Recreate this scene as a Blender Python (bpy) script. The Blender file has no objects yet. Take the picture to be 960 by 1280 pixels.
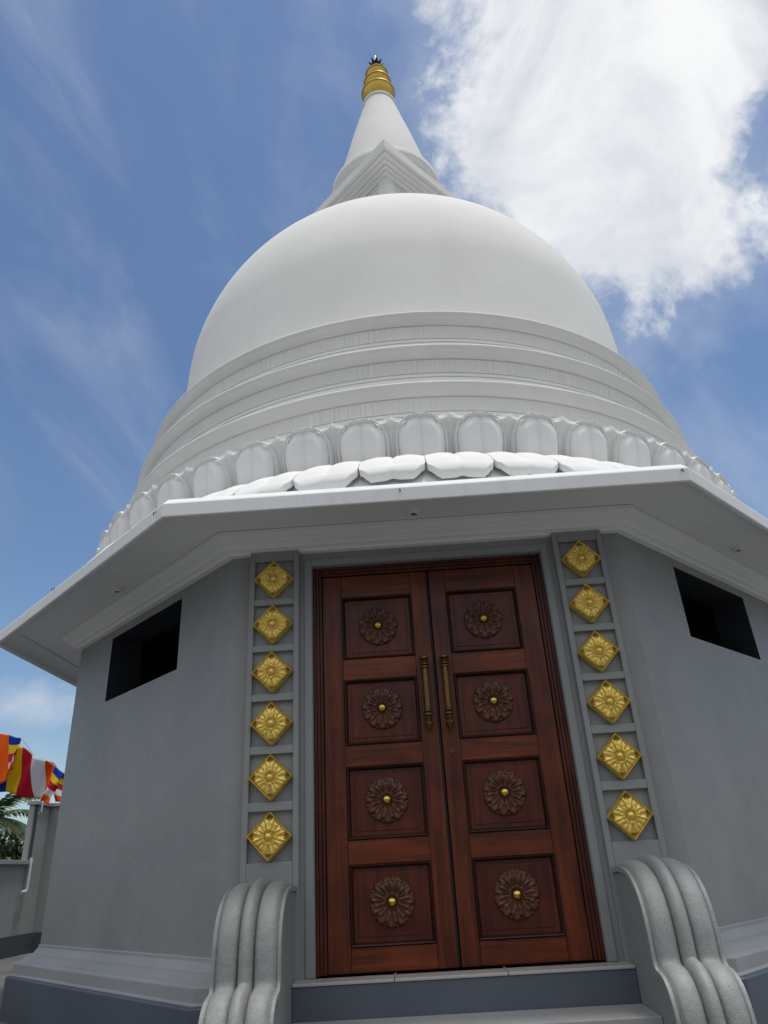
import bpy, bmesh, math, random
from math import sin, cos, pi, radians, sqrt, exp, atan2, hypot
from mathutils import Vector, Matrix

random.seed(7)
SC = bpy.context.scene
COL = SC.collection
A = 3.2777                      # apothem of the octagonal drum; the door wall is the plane y = 0
T = math.tan(pi / 8)
FLOOR = -0.36

# ------------------------------------------------------------------ helpers
def tag(o, label=None, cat=None, group=None, kind=None):
    if label: o['label'] = label
    if cat: o['category'] = cat
    if group: o['group'] = group
    if kind: o['kind'] = kind
    return o

def link_mesh(name, me, parent=None):
    o = bpy.data.objects.new(name, me)
    COL.objects.link(o)
    if parent is not None:
        o.parent = parent
        # parts are modelled in world coordinates: undo the parent's placement
        o.matrix_parent_inverse = world_of(parent).inverted()
    return o

def world_of(o):
    m = o.matrix_basis.copy()
    if o.parent is not None:
        m = world_of(o.parent) @ o.matrix_parent_inverse @ m
    return m

def build(name, verts, faces, mats, parent=None, fm=None, smooth=False, sharp=35, bevel=0.0):
    me = bpy.data.meshes.new(name)
    me.from_pydata([tuple(v) for v in verts], [], faces)
    bm = bmesh.new(); bm.from_mesh(me)
    bmesh.ops.remove_doubles(bm, verts=bm.verts, dist=1e-6)
    bmesh.ops.recalc_face_normals(bm, faces=bm.faces)
    bm.to_mesh(me); bm.free()
    if not isinstance(mats, (list, tuple)): mats = [mats]
    for m in mats: me.materials.append(m)
    if fm is not None and len(fm) == len(me.polygons):
        for p, i in zip(me.polygons, fm): p.material_index = i
    if smooth:
        me.shade_smooth(); me.set_sharp_from_angle(angle=radians(sharp))
    o = link_mesh(name, me, parent)
    if bevel > 0:
        b = o.modifiers.new('soft_edge', 'BEVEL'); b.width = bevel; b.segments = 2
        b.limit_method = 'ANGLE'; b.angle_limit = radians(40)
    return o

class MB:
    """collects simple shapes into one mesh"""
    def __init__(s): s.v = []; s.f = []; s.m = []
    def add(s, v, f, mi=0):
        n = len(s.v); s.v += [tuple(x) for x in v]
        for q in f: s.f.append(tuple(i + n for i in q)); s.m.append(mi)
    def box(s, x0, x1, y0, y1, z0, z1, mi=0):
        v = [(x0,y0,z0),(x1,y0,z0),(x1,y1,z0),(x0,y1,z0),(x0,y0,z1),(x1,y0,z1),(x1,y1,z1),(x0,y1,z1)]
        s.add(v, [(0,3,2,1),(4,5,6,7),(0,1,5,4),(1,2,6,5),(2,3,7,6),(3,0,4,7)], mi)
    def tube(s, pts, r, n=8, mi=0, caps=True):
        pts = [Vector(p) for p in pts]
        rs = r if isinstance(r, (list, tuple)) else [r] * len(pts)
        rings = []; ref = Vector((0.31, 0.17, 0.93))
        for i, p in enumerate(pts):
            d = (pts[min(i+1, len(pts)-1)] - pts[max(i-1, 0)]).normalized()
            a = d.cross(ref)
            if a.length < 1e-3: a = d.cross(Vector((1, 0, 0)))
            a.normalize(); b = d.cross(a)
            rings.append([p + rs[i] * (cos(2*pi*k/n) * a + sin(2*pi*k/n) * b) for k in range(n)])
        v = [q for ring in rings for q in ring]
        f = [(i*n+k, i*n+(k+1) % n, (i+1)*n+(k+1) % n, (i+1)*n+k) for i in range(len(pts)-1) for k in range(n)]
        if caps: f += [tuple(range(n)), tuple((len(pts)-1)*n + k for k in reversed(range(n)))]
        s.add(v, f, mi)
    def lathe(s, prof, c=(0, 0, 0), n=64, axis='z', mi=0):
        v = []; f = []
        for r, h in prof:
            for k in range(n):
                t = 2*pi*k/n
                if axis == 'z': v.append((c[0]+r*cos(t), c[1]+r*sin(t), c[2]+h))
                else: v.append((c[0]+r*cos(t), c[1]-h, c[2]+r*sin(t)))
        for i in range(len(prof)-1):
            for k in range(n):
                f.append((i*n+k, i*n+(k+1) % n, (i+1)*n+(k+1) % n, (i+1)*n+k))
        s.add(v, f, mi)
    def build(s, name, mats, parent=None, **k):
        me_fm = s.m if len(set(s.m)) > 1 else None
        return build(name, s.v, s.f, mats, parent, fm=me_fm, **k)

def dup(o, parent, name=None):
    c = o.copy(); COL.objects.link(c); c.parent = parent
    return c

def oct_sweep(prof, closed=False):
    v = []; f = []; n = len(prof)
    for a, z in prof:
        R = a / cos(pi/8)
        for k in range(8):
            t = pi/8 + k*pi/4
            v.append((R*sin(t), A - R*cos(t), z))
    for i in range(n if closed else n-1):
        j = (i+1) % n
        for k in range(8):
            f.append((i*8+k, i*8+(k+1) % 8, j*8+(k+1) % 8, j*8+k))
    return v, f

def oct_sweep_gap(prof, gap):
    """octagonal sweep, open at the doorway: the front side stops at x = +-gap and is capped"""
    v = []; f = []; n = len(prof)
    for a, z in prof:
        R = a / cos(pi/8)
        v.append((gap, A-a, z))
        for k in range(8):
            t = pi/8 + k*pi/4
            v.append((R*sin(t), A - R*cos(t), z))
        v.append((-gap, A-a, z))
    for i in range(n-1):
        for k in range(9): f.append((i*10+k, i*10+k+1, (i+1)*10+k+1, (i+1)*10+k))
    f.append(tuple(i*10 for i in range(n))); f.append(tuple(i*10+9 for i in reversed(range(n))))
    return v, f

def lathe_part(name, prof, mat, parent, n=192, sharp=40):
    m = MB(); m.lathe(prof, (0, A, 0), n)
    return m.build(name, mat, parent, smooth=True, sharp=sharp)

def empty(name, loc, rz=0.0):
    e = bpy.data.objects.new(name, None); COL.objects.link(e)
    e.location = loc; e.rotation_euler = (0, 0, rz); e.empty_display_size = .2
    return e

# ------------------------------------------------------------------ materials
def new_mat(name):
    m = bpy.data.materials.new(name); m.use_nodes = True
    nt = m.node_tree
    return m, nt, nt.nodes['Principled BSDF']

def N(nt, typ, **k):
    n = nt.nodes.new(typ)
    for a, b in k.items():
        if a.startswith('i_'):
            n.inputs[a[2:].replace('_', ' ')].default_value = b
        else: setattr(n, a, b)
    return n

def coords(nt, scale=(1, 1, 1)):
    tc = N(nt, 'ShaderNodeTexCoord'); mp = N(nt, 'ShaderNodeMapping')
    mp.inputs['Scale'].default_value = scale
    nt.links.new(tc.outputs['Object'], mp.inputs['Vector'])
    return mp.outputs['Vector']

def noise(nt, vec, scale, detail=4, rough=.55, dist=0):
    n = N(nt, 'ShaderNodeTexNoise'); nt.links.new(vec, n.inputs['Vector'])
    n.inputs['Scale'].default_value = scale; n.inputs['Detail'].default_value = detail
    n.inputs['Roughness'].default_value = rough; n.inputs['Distortion'].default_value = dist
    return n.outputs['Fac']

def ramp(nt, fac, stops):
    r = N(nt, 'ShaderNodeValToRGB'); e = r.color_ramp.elements
    e[0].position, e[0].color = stops[0][0], (*stops[0][1], 1)
    e[1].position, e[1].color = stops[-1][0], (*stops[-1][1], 1)
    for p, c in stops[1:-1]:
        q = e.new(p); q.color = (*c, 1)
    nt.links.new(fac, r.inputs['Fac'])
    return r.outputs['Color']

def mixc(nt, fac, a, b, mode='MIX'):
    m = N(nt, 'ShaderNodeMix', data_type='RGBA', blend_type=mode)
    for s, x in ((0, fac), (6, a), (7, b)):
        if hasattr(x, 'links'): nt.links.new(x, m.inputs[s])
        elif isinstance(x, (int, float)): m.inputs[s].default_value = x
        else: m.inputs[s].default_value = (*x, 1)
    return m.outputs[2]

def bump(nt, bsdf, hs, dist=.01, strength=.5):
    prev = None
    for h, d, s in hs:
        b = N(nt, 'ShaderNodeBump'); b.inputs['Distance'].default_value = d; b.inputs['Strength'].default_value = s
        nt.links.new(h, b.inputs['Height'])
        if prev is not None: nt.links.new(prev, b.inputs['Normal'])
        prev = b.outputs['Normal']
    nt.links.new(prev, bsdf.inputs['Normal'])

def paint(name, c, var=.08, rough=.6, b_fine=.25, b_big=.25, stain=None, streak=0.0, spec=.3, chips=False, mottle=0.0, grit=0.0):
    """masonry paint: trowel waviness, fine grain, faint blotches and water streaks"""
    m, nt, p = new_mat(name); v = coords(nt)
    big = noise(nt, v, 1.1, 5, .6, .3)
    lo = tuple(x*(1-var) for x in c); hi = tuple(min(1, x*(1+var*.6)) for x in c)
    col = ramp(nt, big, [(.3, lo), (.7, hi)])
    if streak:
        vs = coords(nt, (9, 9, .35)); s = noise(nt, vs, 1.6, 6, .7)
        sc = ramp(nt, s, [(.52, (1, 1, 1)), (.78, (1-streak,)*3)])
        col = mixc(nt, 1.0, col, sc, 'MULTIPLY')
    if stain:
        s = noise(nt, v, 3.3, 8, .72, 1.0)
        sc = ramp(nt, s, [(.60, (1, 1, 1)), (.80, stain)])
        col = mixc(nt, 1.0, col, sc, 'MULTIPLY')
    if mottle:
        col = mixc(nt, 1.0, col, ramp(nt, noise(nt, v, 38, 6, .75), [(.32, (1-mottle,)*3), (.68, (1+mottle*.6,)*3)]), 'MULTIPLY')
    hs = [(noise(nt, v, 5, 3, .5), .012, b_big), (noise(nt, v, 130, 3, .6), .0025, b_fine)]
    if grit: hs += [(noise(nt, v, 48, 4, .7), .010, grit)]
    if chips:
        vo = N(nt, 'ShaderNodeTexVoronoi'); nt.links.new(v, vo.inputs['Vector']); vo.inputs['Scale'].default_value = 7
        ch = N(nt, 'ShaderNodeMath', operation='LESS_THAN'); nt.links.new(vo.outputs['Distance'], ch.inputs[0]); ch.inputs[1].default_value = .075
        gate = N(nt, 'ShaderNodeMath', operation='GREATER_THAN'); nt.links.new(noise(nt, v, 2.3, 2), gate.inputs[0]); gate.inputs[1].default_value = .53
        mu = N(nt, 'ShaderNodeMath', operation='MULTIPLY'); nt.links.new(ch.outputs[0], mu.inputs[0]); nt.links.new(gate.outputs[0], mu.inputs[1])
        hs.append((mu.outputs[0], .004, .5))
    nt.links.new(col, p.inputs['Base Color'])
    rr = N(nt, 'ShaderNodeMapRange'); nt.links.new(noise(nt, v, 9, 4), rr.inputs['Value'])
    rr.inputs['To Min'].default_value = rough-.08; rr.inputs['To Max'].default_value = rough+.08
    nt.links.new(rr.outputs[0], p.inputs['Roughness'])
    p.inputs['Specular IOR Level'].default_value = spec
    bump(nt, p, hs)
    return m

def wood(name, c_dark, c_light, vertical=True, rough=.3, spec=.5, coat=.25):
    m, nt, p = new_mat(name)
    sc = (16, 16, .9) if vertical else (.9, 16, 16)
    v = coords(nt, sc)
    g = noise(nt, v, 1.6, 8, .65, .6)
    v2 = coords(nt, (1, 1, 1)); patch = noise(nt, v2, 2.6, 4, .6, .5)
    col = ramp(nt, g, [(.28, c_dark), (.52, tuple((a+b)/2 for a, b in zip(c_dark, c_light))), (.75, c_light)])
    col = mixc(nt, 1.0, col, ramp(nt, patch, [(.3, (.55, .50, .50)), (.7, (1.25, 1.28, 1.2))]), 'MULTIPLY')
    nt.links.new(col, p.inputs['Base Color'])
    rr = N(nt, 'ShaderNodeMapRange'); nt.links.new(noise(nt, v2, 11, 5), rr.inputs['Value'])
    rr.inputs['To Min'].default_value = rough-.1; rr.inputs['To Max'].default_value = rough+.15
    nt.links.new(rr.outputs[0], p.inputs['Roughness'])
    p.inputs['Specular IOR Level'].default_value = spec
    p.inputs['Coat Weight'].default_value = coat; p.inputs['Coat Roughness'].default_value = .22
    bump(nt, p, [(g, .0015, .35), (noise(nt, v2, 6, 3), .004, .15)])
    return m

def metal(name, c, rough=.35, metallic=1.0, var=.25, b=.2, scale=60):
    m, nt, p = new_mat(name); v = N(nt, 'ShaderNodeNewGeometry').outputs['Position']
    n = noise(nt, v, scale, 4, .6)
    nt.links.new(ramp(nt, n, [(.3, tuple(x*(1-var) for x in c)), (.7, c)]), p.inputs['Base Color'])
    p.inputs['Metallic'].default_value = metallic; p.inputs['Roughness'].default_value = rough
    bump(nt, p, [(noise(nt, v, scale*2.5, 3), .002, b)])
    return m

def plain(name, c, rough=.7, var=.15, scale=20, spec=.3):
    m, nt, p = new_mat(name); v = coords(nt)
    nt.links.new(ramp(nt, noise(nt, v, scale, 5, .6), [(.3, tuple(x*(1-var) for x in c)), (.7, c)]), p.inputs['Base Color'])
    p.inputs['Roughness'].default_value = rough; p.inputs['Specular IOR Level'].default_value = spec
    return m

def brushed_band(name, c):
    """white paint dragged with a stiff brush: fine upright strokes round the ring"""
    m, nt, p = new_mat(name)
    tc = N(nt, 'ShaderNodeTexCoord'); sx = N(nt, 'ShaderNodeSeparateXYZ'); nt.links.new(tc.outputs['Object'], sx.inputs[0])
    at = N(nt, 'ShaderNodeMath', operation='ARCTAN2'); nt.links.new(sx.outputs['X'], at.inputs[0])
    ng = N(nt, 'ShaderNodeMath', operation='MULTIPLY'); nt.links.new(sx.outputs['Y'], ng.inputs[0]); ng.inputs[1].default_value = -1; ng.operation = 'MULTIPLY_ADD'; ng.inputs[2].default_value = A
    nt.links.new(ng.outputs[0], at.inputs[1])
    cb = N(nt, 'ShaderNodeCombineXYZ')
    k1 = N(nt, 'ShaderNodeMath', operation='MULTIPLY'); nt.links.new(at.outputs[0], k1.inputs[0]); k1.inputs[1].default_value = 290
    k2 = N(nt, 'ShaderNodeMath', operation='MULTIPLY'); nt.links.new(sx.outputs['Z'], k2.inputs[0]); k2.inputs[1].default_value = .5
    nt.links.new(k1.outputs[0], cb.inputs['X']); nt.links.new(k2.outputs[0], cb.inputs['Z'])
    fl = noise(nt, cb.outputs[0], 1.0, 3, .7)
    patch = noise(nt, tc.outputs['Object'], 1.3, 3)
    col = ramp(nt, fl, [(.34, tuple(x*.74 for x in c)), (.54, c)])
    col = mixc(nt, ramp(nt, patch, [(.38, (0, 0, 0)), (.6, (1, 1, 1))]), tuple(x*.93 for x in c), col)
    nt.links.new(col, p.inputs['Base Color']); p.inputs['Roughness'].default_value = .65
    p.inputs['Specular IOR Level'].default_value = .3
    bump(nt, p, [(fl, .006, .6)])
    return m

M = {}
M['white'] = paint('white_paint', (.77, .775, .76), .05, .85, .15, .16, stain=(.95, .95, .94), streak=.035, spec=.12)
M['white_eave'] = paint('white_eave_paint', (.76, .775, .78), .06, .75, .25, .12, stain=(.9, .9, .9), streak=.10)
M['soffit'] = paint('soffit_paint', (.74, .75, .755), .05, .7, .2, .1, stain=(.9, .9, .9))
M['petal'] = paint('petal_plaster', (.77, .775, .775), .05, .8, .35, .2, spec=.15)
M['band'] = brushed_band('brushed_band', (.74, .745, .73))
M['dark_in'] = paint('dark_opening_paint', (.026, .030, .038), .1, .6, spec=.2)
M['grey'] = paint('grey_wall_paint', (.248, .254, .259), .12, .5, .5, .8, stain=(.84, .84, .83), streak=.06, chips=True, spec=.45)
M['trim'] = paint('grey_trim_paint', (.236, .249, .256), .07, .5, .4, .2, spec=.4)
M['mould'] = paint('base_mould_paint', (.30, .313, .322), .10, .5, .3, .3, stain=(.85, .85, .85))
M['dark'] = paint('blue_grey_paint', (.080, .096, .124), .15, .45, .2, .2, stain=(.8, .8, .8), spec=.45)
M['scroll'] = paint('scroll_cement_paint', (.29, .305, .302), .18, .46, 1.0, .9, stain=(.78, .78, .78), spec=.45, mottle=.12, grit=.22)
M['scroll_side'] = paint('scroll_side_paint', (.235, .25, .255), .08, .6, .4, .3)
M['tile'] = paint('landing_tile', (.40, .39, .38), .12, .35, .1, .05, stain=(.8, .78, .76))
M['concrete'] = paint('step_concrete', (.30, .305, .31), .15, .7, .6, .3, stain=(.75, .75, .75))
M['outer'] = paint('boundary_paint', (.30, .31, .315), .08, .7, .3, .3, streak=.15)
M['outer_dark'] = paint('boundary_skirt', (.07, .08, .10), .1, .6)
M['stile'] = wood('door_wood_upright', (.038, .0060, .0022), (.180, .0325, .0062), True, .30, .30, .08)
M['rail'] = wood('door_wood_crosswise', (.044, .0072, .0024), (.215, .0405, .0068), False, .30, .30, .08)
M['panel'] = wood('door_wood_panel', (.038, .0054, .0022), (.135, .0200, .0050), True, .30, .30, .08)
M['bead'] = wood('door_wood_bead', (.018, .0055, .0035), (.045, .013, .007), False, .4, .3, .05)
M['frame'] = wood('door_frame_wood', (.030, .0060, .0030), (.105, .020, .0075), True, .38, .3, .05)
M['carved'] = wood('carved_wood', (.058, .018, .010), (.140, .050, .030), False, .34, .40, .05)
M['gold'] = metal('gold_paint', (.93, .71, .20), .34, .70, .30, .4, 45)
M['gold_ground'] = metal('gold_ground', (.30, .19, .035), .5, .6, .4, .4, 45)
M['kotha'] = metal('pinnacle_gold', (.55, .37, .06), .5, .55, .2, .1, 12)
M['brass'] = metal('brass', (.72, .50, .13), .25, 1.0, .2, .05)
M['bronze'] = metal('antique_bronze', (.20, .125, .05), .4, .9, .5, .3)
M['black'] = plain('dark_gap', (.012, .013, .018), .6)
M['iron'] = plain('iron', (.03, .028, .026), .6)
M['star'] = plain('dark_star', (.045, .03, .018), .5)
M['crystal'] = plain('crystal', (.75, .76, .78), .15, .05, 20, .6)
M['pvc'] = plain('white_pvc', (.68, .68, .66), .4, .1)
M['pipe'] = plain('dark_pipe', (.06, .062, .068), .5)
M['lens'] = plain('lamp_lens', (.04, .04, .04), .2)
for nm, c in dict(blue=(.012, .045, .35), yellow=(.80, .58, .015), red=(.56, .018, .045), fwhite=(.78, .78, .82), orange=(.82, .13, .012)).items():
    m, nt, p = new_mat('flag_' + nm); p.inputs['Base Color'].default_value = (*c, 1); p.inputs['Roughness'].default_value = .75
    p.inputs['Specular IOR Level'].default_value = .15
    v = coords(nt); bump(nt, p, [(noise(nt, v, 9, 3), .01, .3), (noise(nt, v, 300, 1), .001, .3)])
    tr = N(nt, 'ShaderNodeBsdfTranslucent'); tr.inputs['Color'].default_value = (*c, 1)
    mx = N(nt, 'ShaderNodeMixShader'); mx.inputs[0].default_value = .3
    nt.links.new(p.outputs[0], mx.inputs[1]); nt.links.new(tr.outputs[0], mx.inputs[2])
    nt.links.new(mx.outputs[0], nt.nodes['Material Output'].inputs['Surface'])
    M[nm] = m
M['frond'] = plain('palm_leaf', (.07, .125, .035), .5, .45, 3)
M['frond_dry'] = plain('palm_leaf_dry', (.13, .145, .065), .6, .4, 3)
M['leaf'] = plain('bush_leaf', (.030, .058, .020), .55, .55, 1.2)
M['leaf2'] = plain('bush_leaf_pale', (.065, .095, .030), .55, .5, 1.2)
M['bark'] = plain('bark', (.12, .10, .08), .9, .4, 8)

# ------------------------------------------------------------------ ground
def ground_mat():
    m, nt, p = new_mat('courtyard_paving'); v = coords(nt)
    br = N(nt, 'ShaderNodeTexBrick'); nt.links.new(v, br.inputs['Vector'])
    br.inputs['Scale'].default_value = 1.0; br.offset = 0; br.inputs['Brick Width'].default_value = .6; br.inputs['Row Height'].default_value = .6
    br.inputs['Mortar Size'].default_value = .006
    br.inputs['Color1'].default_value = (.15, .148, .142, 1); br.inputs['Color2'].default_value = (.125, .125, .122, 1); br.inputs['Mortar'].default_value = (.1, .1, .1, 1)
    col = mixc(nt, 1.0, br.outputs['Color'], ramp(nt, noise(nt, v, 1.3, 6, .65), [(.3, (.8, .8, .8)), (.7, (1.1, 1.1, 1.1))]), 'MULTIPLY')
    nt.links.new(col, p.inputs['Base Color']); p.inputs['Roughness'].default_value = .7
    bump(nt, p, [(noise(nt, v, 60, 4), .003, .3)])
    return m
m = MB(); m.add([(-600, -600, FLOOR), (600, -600, FLOOR), (600, 600, FLOOR), (-600, 600, FLOOR)], [(0, 1, 2, 3)])
tag(m.build('ground', ground_mat()), 'pale grey paved courtyard around the stupa', None, None, 'structure')

# ------------------------------------------------------------------ the stupa
ST = empty('stupa', (0, A, FLOOR))
tag(ST, 'white domed stupa on an octagonal grey shrine with carved wooden doors and gold pinnacle', 'stupa')

# plinth and base mouldings, broken at the doorway steps only by the steps in front of them
v, f = oct_sweep_gap([(3.285, -.075), (3.472, -.075), (3.48, -.085), (3.48, FLOOR-.05), (3.285, FLOOR-.05)], .95)
build('plinth', v, f, M['dark'], ST, bevel=.006)
cy = []
for i in range(9):
    t = i/8
    cy.append((3.300 + .105*(t**1.6) + .012*sin(t*pi*2), .092 - .068*t - .012*sin(2*pi*t)))
prof = [(3.24, .125), (3.285, .125), (3.290, .118), (3.290, .100)] + cy + [(3.418, .020), (3.432, .012), (3.440, .004), (3.440, -.062), (3.452, -.068), (3.452, -.077), (3.28, -.078)]
v, f = oct_sweep_gap(prof, .95); build('base_moulding', v, f, M['mould'], ST, bevel=.003)

# wall: eight panels with real openings
def wall_mesh():
    mb = MB(); th = .28; z0, z1 = -.10, 2.62
    ain = A - th
    for k in range(8):
        ph = k*pi/4
        n = Vector((sin(ph), -cos(ph), 0)); t = Vector((cos(ph), sin(ph), 0)); c = Vector((0, A, 0))
        hw = A*T; hi = ain*T
        op = None
        if k == 0: op = (-.80, .80, 0.0, 2.436)
        if k == 1: op = (-hw+.775, -hw+2.03, 1.915, 2.468)
        if k == 7: op = (hw-2.0, hw-.735, 1.912, 2.466)
        P = lambda u, z, a: c + n*a + t*u + Vector((0, 0, z))
        if op is None:
            mb.add([P(-hw, z0, A), P(hw, z0, A), P(hw, z1, A), P(-hw, z1, A)], [(0, 1, 2, 3)])
            mb.add([P(-hi, z0, ain), P(hi, z0, ain), P(hi, z1, ain), P(-hi, z1, ain)], [(3, 2, 1, 0)])
            continue
        u0, u1, b, h = op
        for a, w in ((A, hw), (ain, hi)):
            us = [-w, u0, u1, w]; zs = [z0, b, h, z1]
            vs = [P(u, z, a) for z in zs for u in us]
            fs = [(j*4+i, j*4+i+1, (j+1)*4+i+1, (j+1)*4+i) for j in range(3) for i in range(3) if not (i == 1 and j == 1)]
            mb.add(vs, fs)
        q = [(u0, b), (u1, b), (u1, h), (u0, h)]
        vs = [P(u, z, A) for u, z in q] + [P(u, z, ain) for u, z in q]
        if k: REV.add([p + (c - p).normalized()*0 for p in vs], [(i, (i+1) % 4, 4+(i+1) % 4, 4+i) for i in range(4)])
        else: mb.add(vs, [(i, (i+1) % 4, 4+(i+1) % 4, 4+i) for i in range(4)])
    return mb
REV = MB()
wall_mesh().build('wall', M['grey'], ST)
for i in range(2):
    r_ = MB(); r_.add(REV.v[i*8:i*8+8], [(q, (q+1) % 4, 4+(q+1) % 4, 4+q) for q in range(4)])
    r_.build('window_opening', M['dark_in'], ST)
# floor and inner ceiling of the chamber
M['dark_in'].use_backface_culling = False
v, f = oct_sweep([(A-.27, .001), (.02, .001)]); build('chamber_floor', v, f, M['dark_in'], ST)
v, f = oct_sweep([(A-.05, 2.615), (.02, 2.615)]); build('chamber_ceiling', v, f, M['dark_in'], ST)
# thin raised margin round the door opening
mb = MB()
for s in (-1, 1): mb.box(min(s*.803, s*.853), max(s*.803, s*.853), -.012, .02, .002, 2.486)
mb.box(-.803, .803, -.012, .02, 2.439, 2.486)
mb.build('doorway_margin', M['trim'], ST, bevel=.004)

# cornice, eave
prof = [(3.455, 2.668), (3.452, 2.640), (3.436, 2.625), (3.415, 2.612), (3.408, 2.611), (3.406, 2.600), (3.385, 2.590), (3.365, 2.574), (3.362, 2.566), (3.340, 2.562), (3.325, 2.553), (3.322, 2.541), (3.25, 2.538)]
v, f = oct_sweep(prof); build('cornice', v, f, M['soffit'], ST, bevel=.002)
cove = [(3.790 + .135*sin(t*pi/16), 2.655 - .088*(1-cos(t*pi/16))) for t in range(9)]
prof = [(3.30, 2.672), (3.782, 2.672), (3.786, 2.655)] + cove + [(3.930, 2.562), (3.944, 2.559)]
v, f = oct_sweep(prof); build('soffit', v, f, M['soffit'], ST)
prof = [(3.944, 2.559), (3.946, 2.553), (3.962, 2.552), (3.970, 2.556), (3.974, 2.640), (3.970, 2.650), (3.925, 2.697), (3.35, 2.712)]
v, f = oct_sweep(prof); build('fascia', v, f, M['white_eave'], ST, bevel=.004)

# downlights and iron hooks
def downlight(x, y):
    mb = MB(); mb.lathe([(.040, 2.674), (.040, 2.655), (.034, 2.648), (.026, 2.647), (.026, 2.662)], (x, y, 0), 24)
    o = mb.build('ceiling_light', M['soffit'], ST, smooth=True)
    mb = MB(); mb.lathe([(.027, 2.660), (.012, 2.652), (.001, 2.651)], (x, y, 0), 20)
    mb.build('lamp_lens', M['lens'], o, smooth=True)
for x, y in ((-.066, -.29), (-2.50, .76), (2.54, .77)): downlight(x, y)
def hook(p, n):
    n = Vector(n); p = Vector(p); mb = MB()
    mb.tube([p - n*.02, p + n*.018, p + n*.026 + Vector((0, 0, -.008)), p + n*.026 + Vector((0, 0, -.026))], .0035, 6)
    mb.build('hook', M['iron'], ST, smooth=True)
k_ = sqrt(.5)
hook((-.15, A-3.972, 2.626), (0, -1, 0)); hook((1.60, A-3.972, 2.626), (0, -1, 0))
for q in ((-1.70, -.628, 2.62), (-2.945, .617, 2.655)): hook(q, (-k_, -k_, 0))

# lotus band -----------------------------------------------------------------
NP = 50; PITCH = 2*pi/NP; PH0 = radians(.65)
def cylp(ang, r, z): return (r*sin(ang), A - r*cos(ang), z)
def solid_sheet(front, nu, nv, back_off):
    """front: grid of (ang, r, z); closed with a back sheet moved inwards"""
    V = [cylp(*q) for q in front] + [cylp(a, r-back_off, z-.004) for a, r, z in front]
    n = len(front); F = []
    for j in range(nv-1):
        for i in range(nu-1):
            a = j*nu+i
            F.append((a, a+1, a+nu+1, a+nu)); F.append((n+a, n+a+nu, n+a+nu+1, n+a+1))
    edge = [i for i in range(nu)] + [j*nu+nu-1 for j in range(1, nv)] + [(nv-1)*nu+i for i in range(nu-2, -1, -1)] + [j*nu for j in range(nv-2, 0, -1)]
    for i in range(len(edge)):
        a, b = edge[i], edge[(i+1) % len(edge)]
        F.append((a, n+a, n+b, b))
    return V, F
def upper_petal(a0, seed):
    rnd = random.Random(seed); nu, nv = 37, 34; g = []
    z0, h = 3.09, .425 + rnd.uniform(-.006, .006); W = .472 * PITCH * (1 + rnd.uniform(-.02, .02))
    P, v0 = 2.5, .46
    for j in range(nv):
        vv = j/(nv-1); vv = 1-(1-vv)**1.6
        t = max(0.0, (vv-v0)/(1-v0))
        w = max(.02, max(0.0, 1-t**P)**(1/P)) * (1 - .05*max(0, v0-vv)/v0)
        for i in range(nu):
            u = -1+2*i/(nu-1); us = math.copysign(abs(u)**.75, u)
            x = us*w
            e = max(0.0, 1-(abs(x)**P+t**P)**(1/P)) if t > 0 else (1-abs(us))*w
            rr = 3.385 + .135*vv**1.1
            rim = .034*exp(-((e-.115)/.050)**2) - .055*exp(-e/.032)
            cush = max(0.0, min(1, (e-.17)/.30))**.55
            low = max(0.0, min(1, vv/.14))**.6
            b = cush*(.098*low*(1-.62*max(0, vv-.30)/.70) - .014*exp(-(x/.06)**2) - .014*exp(-(x/.34)**2))
            g.append((a0+x*W, rr+rim+b, z0+h*vv))
    return solid_sheet(g, nu, nv, .13)
def filler(a0, seed):
    nu, nv = 13, 20; g = []; rnd = random.Random(seed)
    top = .40 + rnd.uniform(-.008, .008)
    for j in range(nv):
        vv = j/(nv-1)
        w = PITCH*(.10 + .17*vv**2.2)
        for i in range(nu):
            u = -1+2*i/(nu-1)
            z = 3.10 + vv*top - .045*vv**3*abs(u)**1.3
            r = 3.375 + .145*vv**1.6 + .028*exp(-(u/.16)**2)*(1-.4*vv) + .02*abs(u)**3
            r += .022*exp(-((vv-.88)/.06)**2) - .012*exp(-(1-vv)/.06)
            g.append((a0+u*w, r, z))
    return solid_sheet(g, nu, nv, .12)
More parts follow.
